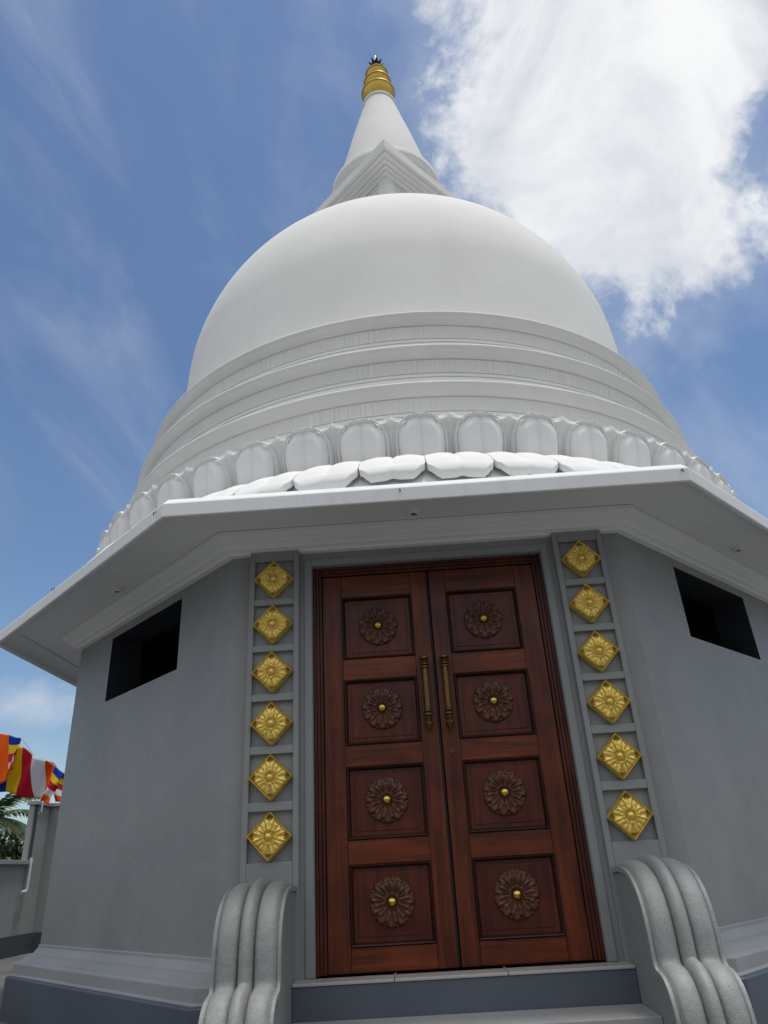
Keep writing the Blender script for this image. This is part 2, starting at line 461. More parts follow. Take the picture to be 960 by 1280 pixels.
def lower_petal(a0, seed):
    rnd = random.Random(seed); nu, nv = 33, 20; g = []
    s = 1+rnd.uniform(-.03, .03)
    for j in range(nv):
        vv = j/(nv-1)
        w = PITCH*.494*(1 if vv < .62 else max(.05, 1-((vv-.62)/.45)**2.8)**.5)
        for i in range(nu):
            u = -1+2*i/(nu-1)
            lobe = 1 - .055*exp(-(u/.25)**2)
            reach = vv*lobe*s
            r = 3.43 + .345*(.55*reach+.45*sin(min(1, reach)*pi/2))
            z = 3.195 - .325*reach**1.2 + .014*abs(sin(pi*u))**1.2*sin(pi*min(1, vv*.9+.05)) - .012*abs(u)**3*(1-vv) - .020*exp(-(u/.06)**2)*sin(pi*min(1, vv+.12)) + .012*exp(-((vv-.90)/.06)**2) - .016*exp(-(1-vv)/.05)
            g.append((a0+u*w, r, z))
    # closed with an underside dropped below the top sheet
    V = [cylp(*q) for q in g]; n = len(g); F = []
    for q, (a, r, z) in enumerate(g):
        j = q//nu; vv = j/(nv-1)
        V.append(cylp(a, r-.02*vv-.01, z-.036))
    for j in range(nv-1):
        for i in range(nu-1):
            a = j*nu+i
            F.append((a, a+1, a+nu+1, a+nu)); F.append((n+a, n+a+nu, n+a+nu+1, n+a+1))
    edge = [i for i in range(nu)] + [j*nu+nu-1 for j in range(1, nv)] + [(nv-1)*nu+i for i in range(nu-2, -1, -1)] + [j*nu for j in range(nv-2, 0, -1)]
    for i in range(len(edge)):
        a, b = edge[i], edge[(i+1) % len(edge)]
        F.append((a, n+a, n+b, b))
    return V, F
def sepal(a0):
    nu, nv = 9, 8; g = []
    for j in range(nv):
        vv = j/(nv-1); w = PITCH*(.045 + .16*max(0, vv-.25)**1.1)
        for i in range(nu):
            u = -1+2*i/(nu-1)
            g.append((a0+u*w, 3.50 + .20*vv**.85 + .012*abs(u)**2 - .03*vv*(1-abs(u))*(vv > .3), 3.10 - .35*vv**1.05))
    return solid_sheet(g, nu, nv, .06)
for k in range(-16, 17):
    V, F = upper_petal(PH0 + k*PITCH, k); build('lotus_petal', V, F, M['petal'], ST, smooth=True, sharp=55)
    V, F = filler(PH0 + (k+.5)*PITCH, k); build('petal_filler', V, F, M['petal'], ST, smooth=True, sharp=50)
for k in range(-15, 16):
    V, F = lower_petal(PH0 + (k+.5)*PITCH, k); build('hanging_petal', V, F, M['petal'], ST, smooth=True, sharp=80)
    V, F = sepal(PH0 + k*PITCH); build('sepal', V, F, M['petal'], ST, smooth=True, sharp=50)
lathe_part('petal_bed', [(3.725, 2.69), (3.725, 2.80), (3.71, 2.82), (3.64, 2.95), (3.55, 3.04), (3.42, 3.12), (3.37, 3.30), (3.36, 3.46), (3.18, 3.47)], M['petal'], ST)

# three stepped ring mouldings
def ring(r, z, zb, rb):
    k = r - 3.105; d = z - 4.852
    # lip, hollow and lower fillets are one mesh; the brushed band is its sub-part
    up = [(rb, z+.07), (r-.16, z+.045), (r-.07, z+.030), (r-.025, z+.020), (r-.006, z+.010), (r, z-.002), (r-.005, z-.014), (r-.016, z-.022), (r-.020, z-.030),
          (r-.026, z-.044), (r-.038, z-.062), (r-.056, z-.078), (r-.068, z-.084), (r-.074, z-.086), (r-.084, z-.088), (r-.084, z-.098), (r-.076, z-.100)]
    dn = [(r-.098, z-.212), (r-.110, z-.214), (r-.110, z-.223), (r-.096, z-.226), (r-.100, z-.250), (r-.112, z-.252), (r-.112, z-.261), (r-.098, z-.264), (r-.094, zb)]
    o = lathe_part('ring_moulding', up, M['white'], ST, sharp=50)
    lathe_part('fillet', dn, M['white'], o, sharp=50)
    lathe_part('brushed_band', [(r-.076, z-.100), (r-.087, z-.156), (r-.098, z-.212)], M['band'], o)
ring(3.105, 4.852, 4.40, 2.70); ring(3.223, 4.386, 3.95, 2.95); ring(3.307, 3.944, 3.44, 3.10)

# dome
dp = [(2.752, 4.88), (2.765, 5.0)]
for i in range(61):
    t = -.28 + (pi/2+.28)*i/60
    dp.append((2.752*cos(max(t, 0)) if t > 0 else 2.752 + .02*sin(-t*2), 5.99 + 2.47*sin(t)))
dp[-1] = (.01, dp[-1][1])
def fuller(z):
    t = max(0.0, min(1.0, (7.0-z)/1.7)); return .045*t*t*(3-2*t)
lathe_part('dome', [(max(.01, r+fuller(z)), z) for r, z in dp if z > 4.87], M['white'], ST, n=256, sharp=60)

# square harmika, one corner to the front
def square(prof, name, mat, parent, off=0.0, bevel=.006):
    v = []; f = []
    for D, z in prof:
        for k in range(4):
            t = off + k*pi/2
            v.append((D*sin(t), A - D*cos(t), z))
    for i in range(len(prof)-1):
        for k in range(4): f.append((i*4+k, i*4+(k+1) % 4, (i+1)*4+(k+1) % 4, (i+1)*4+k))
    f.append(tuple((len(prof)-1)*4+k for k in range(4)))
    return build(name, v, f, mat, parent, bevel=bevel)
OFF = radians(-.3)
HK = square([(.985, 8.2), (.985, 9.31)], 'harmika', M['white'], ST, OFF)
square([(.97, 9.285), (1.045, 9.275), (1.105, 9.285), (1.105, 9.312), (1.095, 9.318), (1.17, 9.322), (1.17, 9.345), (1.16, 9.350), (1.255, 9.354), (1.255, 9.366), (1.245, 9.371), (1.345, 9.374), (1.345, 9.392), (1.335, 9.397), (1.41, 9.40), (1.41, 9.545), (1.37, 9.565), (.8, 9.60)], 'cap_slab', M['white'], HK, OFF, .003)
for k in range(4):           # corner pilasters and the fret strips between them
    t = OFF + k*pi/2; c = Vector((.98*sin(t), A-.98*cos(t), 0))
    e1 = Vector((sin(t-3*pi/4), -cos(t-3*pi/4), 0)); e2 = Vector((sin(t+3*pi/4), -cos(t+3*pi/4), 0))
    mb = MB(); out = Vector((sin(t), -cos(t), 0)) * .062
    w = .17; p0 = c+out; q = [p0, p0+e1*w, p0+e1*w-out*1.6+e2*0.0, c-out*2, p0+e2*w-out*1.6, p0+e2*w]
    v = [x+Vector((0, 0, 8.2)) for x in q] + [x+Vector((0, 0, 9.279)) for x in q]
    mb.add(v, [(i, (i+1) % 6, 6+(i+1) % 6, 6+i) for i in range(6)])
    mb.build('corner_pilaster', M['white'], HK, bevel=.004)
for zz in (8.93, 9.0, 9.07, 9.14, 9.21):
    square([(.98, zz), (1.018, zz+.004), (1.018, zz+.058), (.98, zz+.062)], 'fret_strip', M['white'], HK, OFF)
# round drum on the harmika
lathe_part('drum', [(.62, 9.50), (.62, 9.80), (.66, 9.81), (.66, 9.86), (.71, 9.90), (.71, 9.95), (.78, 9.99), (.78, 10.02), (.845, 10.04), (.862, 10.06), (.862, 10.14), (.848, 10.17), (.74, 10.22)], M['white'], ST, n=96)
lathe_part('spire', [(.765, 10.18), (.755, 10.3), (.512, 11.35), (.276, 12.31), (.274, 12.325), (.290, 12.335), (.292, 12.38), (.276, 12.40), (.2, 12.41)], M['white'], ST, n=96)
PN = lathe_part('pinnacle', [(.215, 12.39), (.22, 12.44), (.245, 12.50), (.268, 12.57), (.280, 12.64), (.284, 12.69), (.296, 12.695), (.298, 12.715), (.288, 12.73), (.24, 12.745), (.19, 12.77),
   (.185, 12.80), (.205, 12.86), (.224, 12.93), (.231, 12.99), (.244, 12.995), (.246, 13.015), (.236, 13.03), (.20, 13.045), (.160, 13.065), (.156, 13.09), (.172, 13.14), (.188, 13.20), (.194, 13.245), (.206, 13.25), (.208, 13.268), (.198, 13.28), (.15, 13.31), (.125, 13.335)], M['kotha'], ST, n=64)
lathe_part('pinnacle_neck', [(.135, 13.334), (.10, 13.42), (.058, 13.53), (.05, 13.60)], M['white'], PN, n=32)
mb = MB()
for k in range(9):
    t = 2*pi*k/9; d = Vector((cos(t), sin(t), 0)); s = Vector((-sin(t), cos(t), 0)); c = Vector((0, A, 13.56))
    v = [c+d*.05-s*.045+Vector((0, 0, -.04)), c+d*.05+s*.045+Vector((0, 0, -.04)), c+d*.05+Vector((0, 0, .05)), c+d*.150+Vector((0, 0, .045)), c+d*.02]
    mb.add(v, [(0, 1, 3), (1, 2, 3), (2, 0, 3), (0, 1, 4), (1, 2, 4), (2, 0, 4)])
mb.lathe([(.05, 13.52), (.07, 13.56), (.065, 13.62), (.05, 13.66)], (0, A, 0), 16)
SR = mb.build('finial', M['star'], ST)
mb = MB(); mb.lathe([(.025, 13.62), (.034, 13.70), (.028, 13.78), (.004, 13.87)], (0, A, 0), 8); mb.build('crystal', M['crystal'], SR)

# pilasters with the gold flower tiles ----------------------------------------
CELLZ = [2.336, 2.014, 1.694, 1.372, 1.048, .722]
def tile_mesh():
    n = 85; H = .098; V = []; F = []        # half side of the tile; it hangs on its corner
    def h(x, y):
        e = min(H-abs(x), H-abs(y))
        if e < .0035: return .004*e/.0035
        z = .001
        z += .024*exp(-((e-.0075)/.0048)**2)
        r = hypot(x, y); t = atan2(y, x)
        if e > .014:
            # outer petals: long towards the corners
            R = .088 + .030*abs(sin(2*t))**2.5
            for cnt, off, r0, r1, hh, sh in ((8, pi/8, .034, .094, .019, 1.2), (8, 0, .030, R, .021, 1.2), (8, pi/8, .022, .062, .026, 1.1)):
                d = ((t-off) % (2*pi/cnt)) - pi/cnt
                q = (r-r0)/(r1-r0)
                if 0 < q < 1:
                    wid = (pi/cnt)*(.84*sin(pi*min(1, q*.78+.14))**.7)
                    if abs(d) < wid:
                        a = abs(d)/wid
                        prof = (1-a**4)*hh*(sin(pi*min(1, q*.95+.05))**.35) - .010*exp(-(a/.30)**2)*(q > .12)*(q < .9)
                        z = max(z, .003+prof)
        if r < .028: z = .016 + .020*sqrt(max(0, 1-(r/.021)**2)) if r < .021 else .008
        return z
    for j in range(n):
        for i in range(n):
            x = -H+2*H*i/(n-1); y = -H+2*H*j/(n-1)
            z = h(x, y)
            # soften the four corners
            cx, cy_ = abs(x)-(H-.012), abs(y)-(H-.012)
            if cx > 0 and cy_ > 0:
                l = hypot(cx, cy_)
                if l > .012:
                    x -= math.copysign(cx*(1-.012/l), x); y -= math.copysign(cy_*(1-.012/l), y)
            V.append(((x-y)*k_, -.012-z, (x+y)*k_))
    for j in range(n-1):
        for i in range(n-1): F.append((j*n+i, j*n+i+1, (j+1)*n+i+1, (j+1)*n+i))
    edge = [i for i in range(n)] + [j*n+n-1 for j in range(1, n)] + [(n-1)*n+i for i in range(n-2, -1, -1)] + [j*n for j in range(n-2, 0, -1)]
    b0 = len(V)
    for e in edge: V.append((V[e][0], .018, V[e][2]))
    L = len(edge)
    for i in range(L): F.append((edge[i], edge[(i+1) % L], b0+(i+1) % L, b0+i))
    F.append(tuple(b0+i for i in range(L)))
    dep = [-(v[1]+.012) for v in V]
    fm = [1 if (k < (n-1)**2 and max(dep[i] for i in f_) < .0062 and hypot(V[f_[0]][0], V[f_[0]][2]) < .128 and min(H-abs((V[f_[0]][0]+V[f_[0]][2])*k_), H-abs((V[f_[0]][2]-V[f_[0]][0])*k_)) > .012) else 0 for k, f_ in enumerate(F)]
    return V, F, fm
TV, TF, TM = tile_mesh()
tile_me = None
PF = -.058                 # face of the raised grid
for s in (-1, 1):
    cx = s*1.054; x0, x1 = cx-.170, cx+.170
    mb = MB()
    mb.box(x0+.004, x1-.004, -.024, .02, -.012, 2.545)                       # back board
    mb.box(x0, cx-.134, PF, .015, -.012, 2.548); mb.box(cx+.134, x1, PF, .015, -.012, 2.548)
    zs = [2.548] + sum(([z+.139, z-.137] for z in CELLZ), []) + [-.012]
    for i in range(0, len(zs), 2): mb.box(cx-.134, cx+.134, PF+.001, .014, zs[i+1], zs[i])
    P = mb.build('pilaster', M['trim'], ST, bevel=.004)
    for i, z in enumerate(CELLZ):
        if tile_me is None:
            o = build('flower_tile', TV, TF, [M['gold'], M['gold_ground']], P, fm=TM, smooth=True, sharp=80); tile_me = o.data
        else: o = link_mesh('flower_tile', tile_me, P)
        o.matrix_basis = Matrix.Translation((cx+.004*random.uniform(-1, 1), PF+.004, z+.003*random.uniform(-1, 1))) @ Matrix.Rotation(radians(random.uniform(-1.6, 1.6)), 4, 'Y')

# door frame and leaves --------------------------------------------------------
mb = MB()
for s in (-1, 1):
    for a, b, y in ((.739, .759, .050), (.759, .780, .041), (.780, .798, .032)):
        mb.box(min(s*a, s*b), max(s*a, s*b), y, .20, .003, 2.434)
for a, b, y in ((2.376, 2.396, .050), (2.396, 2.416, .041), (2.416, 2.4335, .032)):
    mb.box(-.738, .738, y, .20, a, b)
mb.build('door_frame', M['frame'], ST, bevel=.004)
mb = MB(); mb.box(-.737, .737, .15, .17, .003, 2.374); mb.build('gap_shade_sheet', M['black'], ST)  # black sheet behind the leaves: the dark of the gaps put in as colour

def rosette_mesh():
    nr, nt_ = 26, 182; V = []; F = []
    NPT = 11
    def petal(t, r, n, off, r0, r1, hh):
        d = ((t*n/(2*pi)+off) % 1)-.5
        R = r1*(1-.10*(abs(d)*2)**2.4)
        p = (r-r0)/(R-r0)
        if p <= 0 or p >= 1: return 0
        return (.35+.65*sin(pi*min(1, p*.70+.12))**.8)*hh*(1-.75*(abs(d)*2)**3.2)*min(1, (1-p)/.07)**.5 - .30*hh*exp(-(d/.13)**2)*sin(pi*p) + .05*hh*cos(d*22)
    for i in range(nr):
        q = i/(nr-1)
        for k in range(nt_):
            t = 2*pi*k/nt_; r = .002 + .130*q
            if r < .030: h = .024
            elif r < .048: h = .026 + .014*sin((r-.030)/.018*pi)*(.75+.25*cos(t*18))
            else: h = max(.015*(r < .129), petal(t, r, NPT, 0, .040, .133, .037), petal(t, r, NPT, .5, .040, .108, .044))
            V.append((r*cos(t), -h, r*sin(t)))
    for i in range(nr-1):
        for k in range(nt_): F.append((i*nt_+k, i*nt_+(k+1) % nt_, (i+1)*nt_+(k+1) % nt_, (i+1)*nt_+k))
    F.append(tuple(range(nt_)))
    return V, F
RV, RF = rosette_mesh(); ros_me = None; boss_me = None; han_me = None; brk_me = None
YF = .066
PZ = [(1.778, 2.215), (1.225, 1.640), (.680, 1.096), (.128, .547)]
for s in (-1, 1):
    xi, xo = (.010, .736)
    X = lambda a, b: (min(s*a, s*b), max(s*a, s*b))
    pi_, po = .120, .605
    mb = MB()
    for a, b in ((xi, pi_), (po, xo)): mb.box(*X(a, b), YF, .14, .006, 2.372, 0)
    zr = [.006] + sum(([a, b] for a, b in reversed(PZ)), []) + [2.372]
    for i in range(0, len(zr), 2): mb.box(*X(pi_+.0008, po-.0008), YF+.001, .139, zr[i], zr[i+1], 1)
    D = mb.build('door', [M['stile'], M['rail']], ST, bevel=.003)
    for a, b in PZ:
        mb = MB(); mb.box(*X(pi_-.005, po+.005), YF+.026, .12, a-.005, b+.005)
        # slightly fielded centre
        mb.box(*X(pi_+.045, po-.045), YF+.022, .1, a+.045, b-.045)
        mb.build('door_panel', M['panel'], D, bevel=.003)
        mb = MB()
        w = .017
        x0, x1 = X(pi_+.001, po-.001)
        z0, z1 = a+.001, b-.001
        for q in (((x0, z0), (x1, z0)), ((x1, z0), (x1, z1)), ((x1, z1), (x0, z1)), ((x0, z1), (x0, z0))):
            (ax, az), (bx, bz) = q
            cxm, czm = (x0+x1)/2, (z0+z1)/2
            ins = lambda px, pz, d: (px+math.copysign(d, cxm-px), pz+math.copysign(d, czm-pz))
            secs = [(0, YF-.004), (.005, YF-.010), (.011, YF-.006), (.013, YF+.006), (w, YF+.012), (w+.004, YF+.028)]
            v = []
            for d, y in secs:
                p1, p2 = ins(ax, az, d), ins(bx, bz, d)
                v += [(p1[0], y, p1[1]), (p2[0], y, p2[1])]
            mb.add(v, [(2*i, 2*i+1, 2*i+3, 2*i+2) for i in range(len(secs)-1)])
        mb.build('panel_bead', M['bead'], D, smooth=True, sharp=30)
    for z in (1.999, 1.447, .895, .346):
        x = s*.360
        if ros_me is None:
            o = build('carved_rosette', RV, RF, M['carved'], D, smooth=True, sharp=60); ros_me = o.data
            mb = MB(); mb.lathe([(.0285, .0), (.029, .008), (.0265, .020), (.020, .030), (.011, .036), (.001, .038)], (0, 0, 0), 28, 'y')
            b = mb.build('brass_boss', M['brass'], D, smooth=True, sharp=60); boss_me = b.data
        else:
            o = link_mesh('carved_rosette', ros_me, D); b = link_mesh('brass_boss', boss_me, D)
        o.matrix_basis = Matrix.Translation((x, YF+.023, z)) @ Matrix.Rotation(random.uniform(0, .4), 4, 'Y')
        b.matrix_basis = Matrix.Translation((x, YF+.002, z))
    # pull handle: turned bar with cup on top and spike below, on two brackets
    if han_me is None:
        mb = MB(); hp = [(.001, .232), (.020, .230), (.021, .222), (.012, .214), (.008, .206), (.010, .194), (.016, .188), (.016, .182), (.010, .178), (.018, .170), (.018, .162), (.012, .158),
              (.0125, .10), (.0135, 0), (.0125, -.105), (.017, -.110), (.017, -.118), (.011, -.122), (.018, -.132), (.018, -.142), (.010, -.150), (.014, -.160), (.009, -.172), (.008, -.180),
              (.019, -.186), (.019, -.194), (.013, -.205), (.006, -.226), (.001, -.238)]
        mb.lathe([(r*1.5, h) for r, h in hp], (0, -.045, 0), 20)
        for zz in (.176, -.135):
            mb.tube([(0, -.045, zz), (0, .001, zz)], .009, 10)
            mb.lathe([(.024, -.004), (.024, .003), (.012, .008), (.001, .008)], (0, 0, zz), 16, 'y')
        for sx in (-.024, .024):
            mb.tube([(sx*.5, -.03, .192), (sx, -.035, .19), (sx, -.035, .15), (sx*.85, -.03, .125)], .0035, 6)
            mb.tube([(sx*.5, -.03, -.108), (sx, -.035, -.11), (sx, -.035, -.15), (sx*.8, -.03, -.17)], .003, 6)
        h_ = mb.build('pull_handle', M['bronze'], D, smooth=True, sharp=45); han_me = h_.data
    else: h_ = link_mesh('pull_handle', han_me, D)
    h_.matrix_basis = Matrix.Translation((s*.066, YF, 1.517))
    if s == 1:
        mb = MB(); mb.lathe([(.020, -.002), (.020, .004), (.016, .007), (.009, .006), (.008, .003), (.001, .003)], (.066, YF, 1.158), 20, 'y')
        mb.build('keyhole', M['carved'], D, smooth=True)
mb = MB(); mb.box(-.013, .004, YF+.010, .13, .006, 2.37); mb.build('gap_shade_strip', M['black'], ST, bevel=.003)  # black strip set between the leaves: shade of the gap as colour

# ------------------------------------------------------------------ entrance steps
ES = empty('entrance_steps', (0, -.3, FLOOR))
tag(ES, 'low grey steps and tiled landing in front of the wooden double door', 'steps')
xs = [-.904, -.36, .24, .904]
mb = MB()
for i in range(3): mb.box(xs[i]+.0015, xs[i+1]-.0015, -.165, .145, -.016, 0.0)
mb.build('landing_tile', M['tile'], ES, bevel=.004)
mb = MB(); mb.box(-.904, .904, -.157, .14, FLOOR-.02, -.017); mb.build('riser', M['dark'], ES, bevel=.005)
mb = MB(); mb.box(-.904, .904, -.50, -.159, FLOOR-.02, -.168); mb.build('tread', M['concrete'], ES, bevel=.006)
# scrolled balustrades
PROF = [(.0, .442), (-.10, .452), (-.22, .455), (-.33, .442), (-.42, .405), (-.49, .345), (-.53, .27), (-.548, .19), (-.552, .11), (-.555, .055), (-.575, .022), (-.62, .012), (-.67, -.005), (-.715, -.045), (-.745, -.11), (-.757, -.19), (-.76, -.28), (-.76, FLOOR)]
def catmull(P, n):
    out = []
    for i in range(len(P)-1):
        p0 = P[max(i-1, 0)]; p1 = P[i]; p2 = P[i+1]; p3 = P[min(i+2, len(P)-1)]
        for k in range(n):
            t = k/n
            out.append(tuple(.5*((2*b)+(-a+c)*t+(2*a-5*b+4*c-d)*t*t+(-a+3*b-3*c+d)*t**3) for a, b, c, d in zip(p0, p1, p2, p3)))
    out.append(P[-1]); return out
CURVE = catmull(PROF, 5)
def balustrade(s, label):
    e = empty('scroll_balustrade', (s*1.06, -.4, FLOOR))
    tag(e, label, 'balustrade', 'scrolled balustrades flanking the door')
    W0, W1 = .893, 1.235
    nx = 81; V = []; F = []; n = len(CURVE)
    for i, (y, z) in enumerate(CURVE):
        a = CURVE[max(i-1, 0)]; b = CURVE[min(i+1, n-1)]
        ty, tz = b[0]-a[0], b[1]-a[1]; l = hypot(ty, tz); ny, nz = tz/l, -ty/l      # outward
        if ny > 0 and nz < 0: ny, nz = -ny, -nz
        for j in range(nx):
            q = j/(nx-1); x = W0+(W1-W0)*q
            rimw = .07
            if q < rimw or q > 1-rimw: hgt = .006 - .010*exp(-((min(q, 1-q)-rimw)/.012)**2)
            else:
                p = (q-rimw)/(1-2*rimw)
                lo_, hi_, top = (0, .37, .034) if p < .37 else ((.37, .63, .054) if p < .63 else (.63, 1.0, .034))
                c = (p-lo_)/(hi_-lo_)
                hgt = .001 + top*max(0, 1-abs(2*c-1)**2.3)**.55 - .004*exp(-(min(c, 1-c)/.05)**2)
            V.append((s*x, y+ny*hgt, z+nz*hgt))
    for i in range(n-1):
        for j in range(nx-1): F.append((i*nx+j, i*nx+j+1, (i+1)*nx+j+1, (i+1)*nx+j))
    # underside of the cap: a flat edge strip 35 mm thick
    b0 = len(V)
    for i, (y, z) in enumerate(CURVE):
        a = CURVE[max(i-1, 0)]; b = CURVE[min(i+1, n-1)]
        ty, tz = b[0]-a[0], b[1]-a[1]; l = hypot(ty, tz); ny, nz = tz/l, -ty/l
        if ny > 0 and nz < 0: ny, nz = -ny, -nz
        for x in (W0, W1): V.append((s*x, y-ny*.020, z-nz*.020))
    for i in range(n-1):
        F.append((i*nx, (i+1)*nx, b0+2*(i+1), b0+2*i)); F.append((i*nx+nx-1, b0+2*i+1, b0+2*i+3, (i+1)*nx+nx-1))
        F.append((b0+2*i, b0+2*i+2, b0+2*i+3, b0+2*i+1))
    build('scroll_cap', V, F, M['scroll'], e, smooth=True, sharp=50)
    # body under the cap
    V = []; F = []; pts = []
    for i, (y, z) in enumerate(CURVE):
        a = CURVE[max(i-1, 0)]; b = CURVE[min(i+1, n-1)]
        ty, tz = b[0]-a[0], b[1]-a[1]; l = hypot(ty, tz); ny, nz = tz/l, -ty/l
        if ny > 0 and nz < 0: ny, nz = -ny, -nz
        pts.append((y-ny*.022, max(FLOOR-.01, z-nz*.022)))
    pts += [(0.0, FLOOR-.01)]
    for x in (W0+.012, W1-.012): V += [(s*x, y, z) for y, z in pts]
    L = len(pts)
    for i in range(L): F.append((i, (i+1) % L, L+(i+1) % L, L+i))
    F.append(tuple(range(L))); F.append(tuple(L+i for i in reversed(range(L))))
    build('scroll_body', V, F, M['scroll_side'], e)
balustrade(-1, 'grey scrolled cement balustrade at the foot of the pilaster left of the door')
balustrade(1, 'grey scrolled cement balustrade at the foot of the pilaster right of the door')

# ------------------------------------------------------------------ boundary walls at the left
XW = -6.35
BW = empty('boundary_wall', (XW, 0, FLOOR)); tag(BW, 'low grey boundary wall with flat coping and dark skirting behind the shrine', 'wall', None, 'thing')
mb = MB(); mb.box(XW-.18, XW, -9, 7.498, FLOOR-.05, .868); mb.build('wall_face', M['outer'], BW)
mb = MB(); mb.box(XW-.24, XW+.06, -9.05, 7.64, .870, .930); mb.build('coping', M['outer'], BW, bevel=.006)
mb = MB(); mb.box(XW+.0005, XW+.012, -9, 8.03, FLOOR-.05, -.085); mb.build('skirting', M['outer_dark'], BW)
TW = empty('wall_pier', (XW, 8.0, FLOOR)); tag(TW, 'tall grey wall pier with thin cap rising beyond the low boundary wall', 'wall', None, 'thing')
mb = MB(); mb.box(XW-.08, XW+.002, 7.50, 8.10, FLOOR-.05, 1.74); mb.build('pier_face', M['outer'], TW, bevel=.006)
mb = MB(); mb.box(XW-.11, XW+.05, 7.47, 8.2, 1.742, 1.80); mb.build('pier_cap', M['outer'], TW, bevel=.006)
RW = empty('rear_wall', (-4, 8.2, FLOOR)); tag(RW, 'tall dark grey wall running behind the shrine from the pier', 'wall', None, 'thing')
mb = MB(); mb.box(XW+.004, 7, 8.05, 8.25, FLOOR-.05, 1.742); mb.build('wall_face', M['outer'], RW)
mb = MB(); mb.box(XW+.052, 7, 8.0, 8.3, 1.743, 1.80); mb.build('coping', M['outer'], RW, bevel=.006)
mb = MB(); mb.box(XW+.02, 7, 8.036, 8.051, FLOOR-.05, -.085); mb.build('skirting', M['outer_dark'], RW)
mb = MB(); mb.tube([(XW+.075, 7.52, .965), (XW+.075, 7.52, .52), (XW+.075, 7.50, .50), (XW+.075, 7.36, .49)], .022, 10)
tag(mb.build('drain_pipe', M['pvc'], None, smooth=True), 'short white plastic drain pipe with elbow hanging from the low coping', 'pipe')
mb = MB(); mb.tube([(XW+.028, 7.56, 1.735), (XW+.028, 7.56, .935)], .018, 10)
tag(mb.build('conduit', M['pipe'], None, smooth=True), 'thin dark pipe running up the side of the wall pier', 'pipe')
mb = MB(); mb.tube([(XW+.065, 7.62, 1.86), (XW+.065, 7.62, 1.64), (XW+.03, 7.62, 1.62)], .014, 8)
tag(mb.build('cable_bracket', M['pvc'], None, smooth=True), 'small pale bracket at the top of the wall pier beneath the flags', 'bracket')

# ------------------------------------------------------------------ flags
ROPE = [(-7.3, 5.0, 2.92), (-6.402, 4.76, 2.58), (-5.71, 4.76, 2.40), (-5.443, 4.77, 2.335), (-5.285, 4.85, 2.27), (-5.192, 5.01, 2.10), (-5.022, 5.01, 2.035), (-4.916, 5.02, 1.965), (-4.76, 5.15, 1.84), (-4.48, 5.3, 1.755), (-3.95, 5.25, 1.625), (-3.40, 4.70, 1.58), (-3.20, 4.40, 1.58)]
FL = MB(); FL.tube(catmull(ROPE, 5), .0035, 6)
tag(FL.build('flag_line', M['pvc']), 'thin cord strung from the boundary to the shrine carrying the striped flags', 'cord')
mb = MB(); mb.tube([(-7.3, 5.0, FLOOR), (-7.3, 5.0, 3.1)], .03, 10)
tag(mb.build('flag_post', M['pipe'], None, smooth=True), 'slim post holding the outer end of the flag cord', 'post')
STR = [M['blue'], M['yellow'], M['red'], M['fwhite'], M['orange']]
def flag(label, stations, waves, seed):
    """stations: (top xyz, bottom xyz) at the 7 stripe borders; sixth stripe is divided across"""
    rnd = random.Random(seed); sub = 6; nv = 20
    cols = catmull([tuple(a)+tuple(b) for a, b in stations], sub)
    V = []; F = []; fm = []
    for i, c in enumerate(cols):
        s = i/(len(cols)-1)*6
        for j in range(nv+1):
            t = j/nv
            p = [c[k]*(1-t)+c[3+k]*t for k in range(3)]
            w = sum(a*sin(fx*s+fz*t*3+ph) for a, fx, fz, ph in waves)
            V.append((p[0]+.02*sin(5*t+s*2+seed)*t, p[1]+w, p[2]+.012*sin(4*t+3*s)))
    for i in range(len(cols)-1):
        st = min(5, i//sub)
        for j in range(nv):
            F.append((i*(nv+1)+j, (i+1)*(nv+1)+j, (i+1)*(nv+1)+j+1, i*(nv+1)+j+1))
            fm.append(st if st < 5 else min(4, j*5//nv))
    o = build('buddhist_flag', V, F, STR, None, fm=fm, smooth=True, sharp=180)
    tag(o, label, 'flag', 'striped flags on the cord')
    so = o.modifiers.new('cloth', 'SOLIDIFY'); so.thickness = .003
    return o
W1 = [(.055, 1.5, .9, .3), (.03, 3.1, 1.7, 1.0), (.012, 7.3, 2.9, .5)]
flag('striped flag nearest the picture edge with a wide orange stripe, overlapping the next flag',
     [((-6.402, 4.74, 2.587), (-6.152, 4.74, 1.728)), ((-6.227, 4.74, 2.524), (-5.995, 4.74, 1.672)), ((-6.047, 4.74, 2.482), (-5.85, 4.74, 1.663)), ((-5.865, 4.74, 2.43), (-5.713, 4.74, 1.693)), ((-5.71, 4.74, 2.4), (-5.558, 4.74, 1.741)), ((-5.443, 4.74, 2.333), (-5.347, 4.74, 1.767)), ((-5.279, 4.74, 2.303), (-5.258, 4.74, 1.897))], W1, 1)
flag('striped flag in the middle of the cord with full yellow and red stripes showing',
     [((-5.841, 5.0, 2.337), (-5.69, 5.0, 1.687)), ((-5.568, 5.0, 2.269), (-5.474, 5.0, 1.655)), ((-5.342, 5.0, 2.214), (-5.289, 5.0, 1.615)), ((-5.192, 5.0, 2.094), (-5.125, 5.0, 1.577)), ((-5.022, 5.0, 2.033), (-5.015, 5.0, 1.542)), ((-4.916, 5.0, 1.967), (-4.971, 5.0, 1.53)), ((-4.758, 5.0, 1.838), (-4.866, 5.0, 1.457))], [(.055, 1.3, .7, 1.2), (.03, 2.9, 1.5, .2), (.012, 6.7, 3.1, .9)], 2)
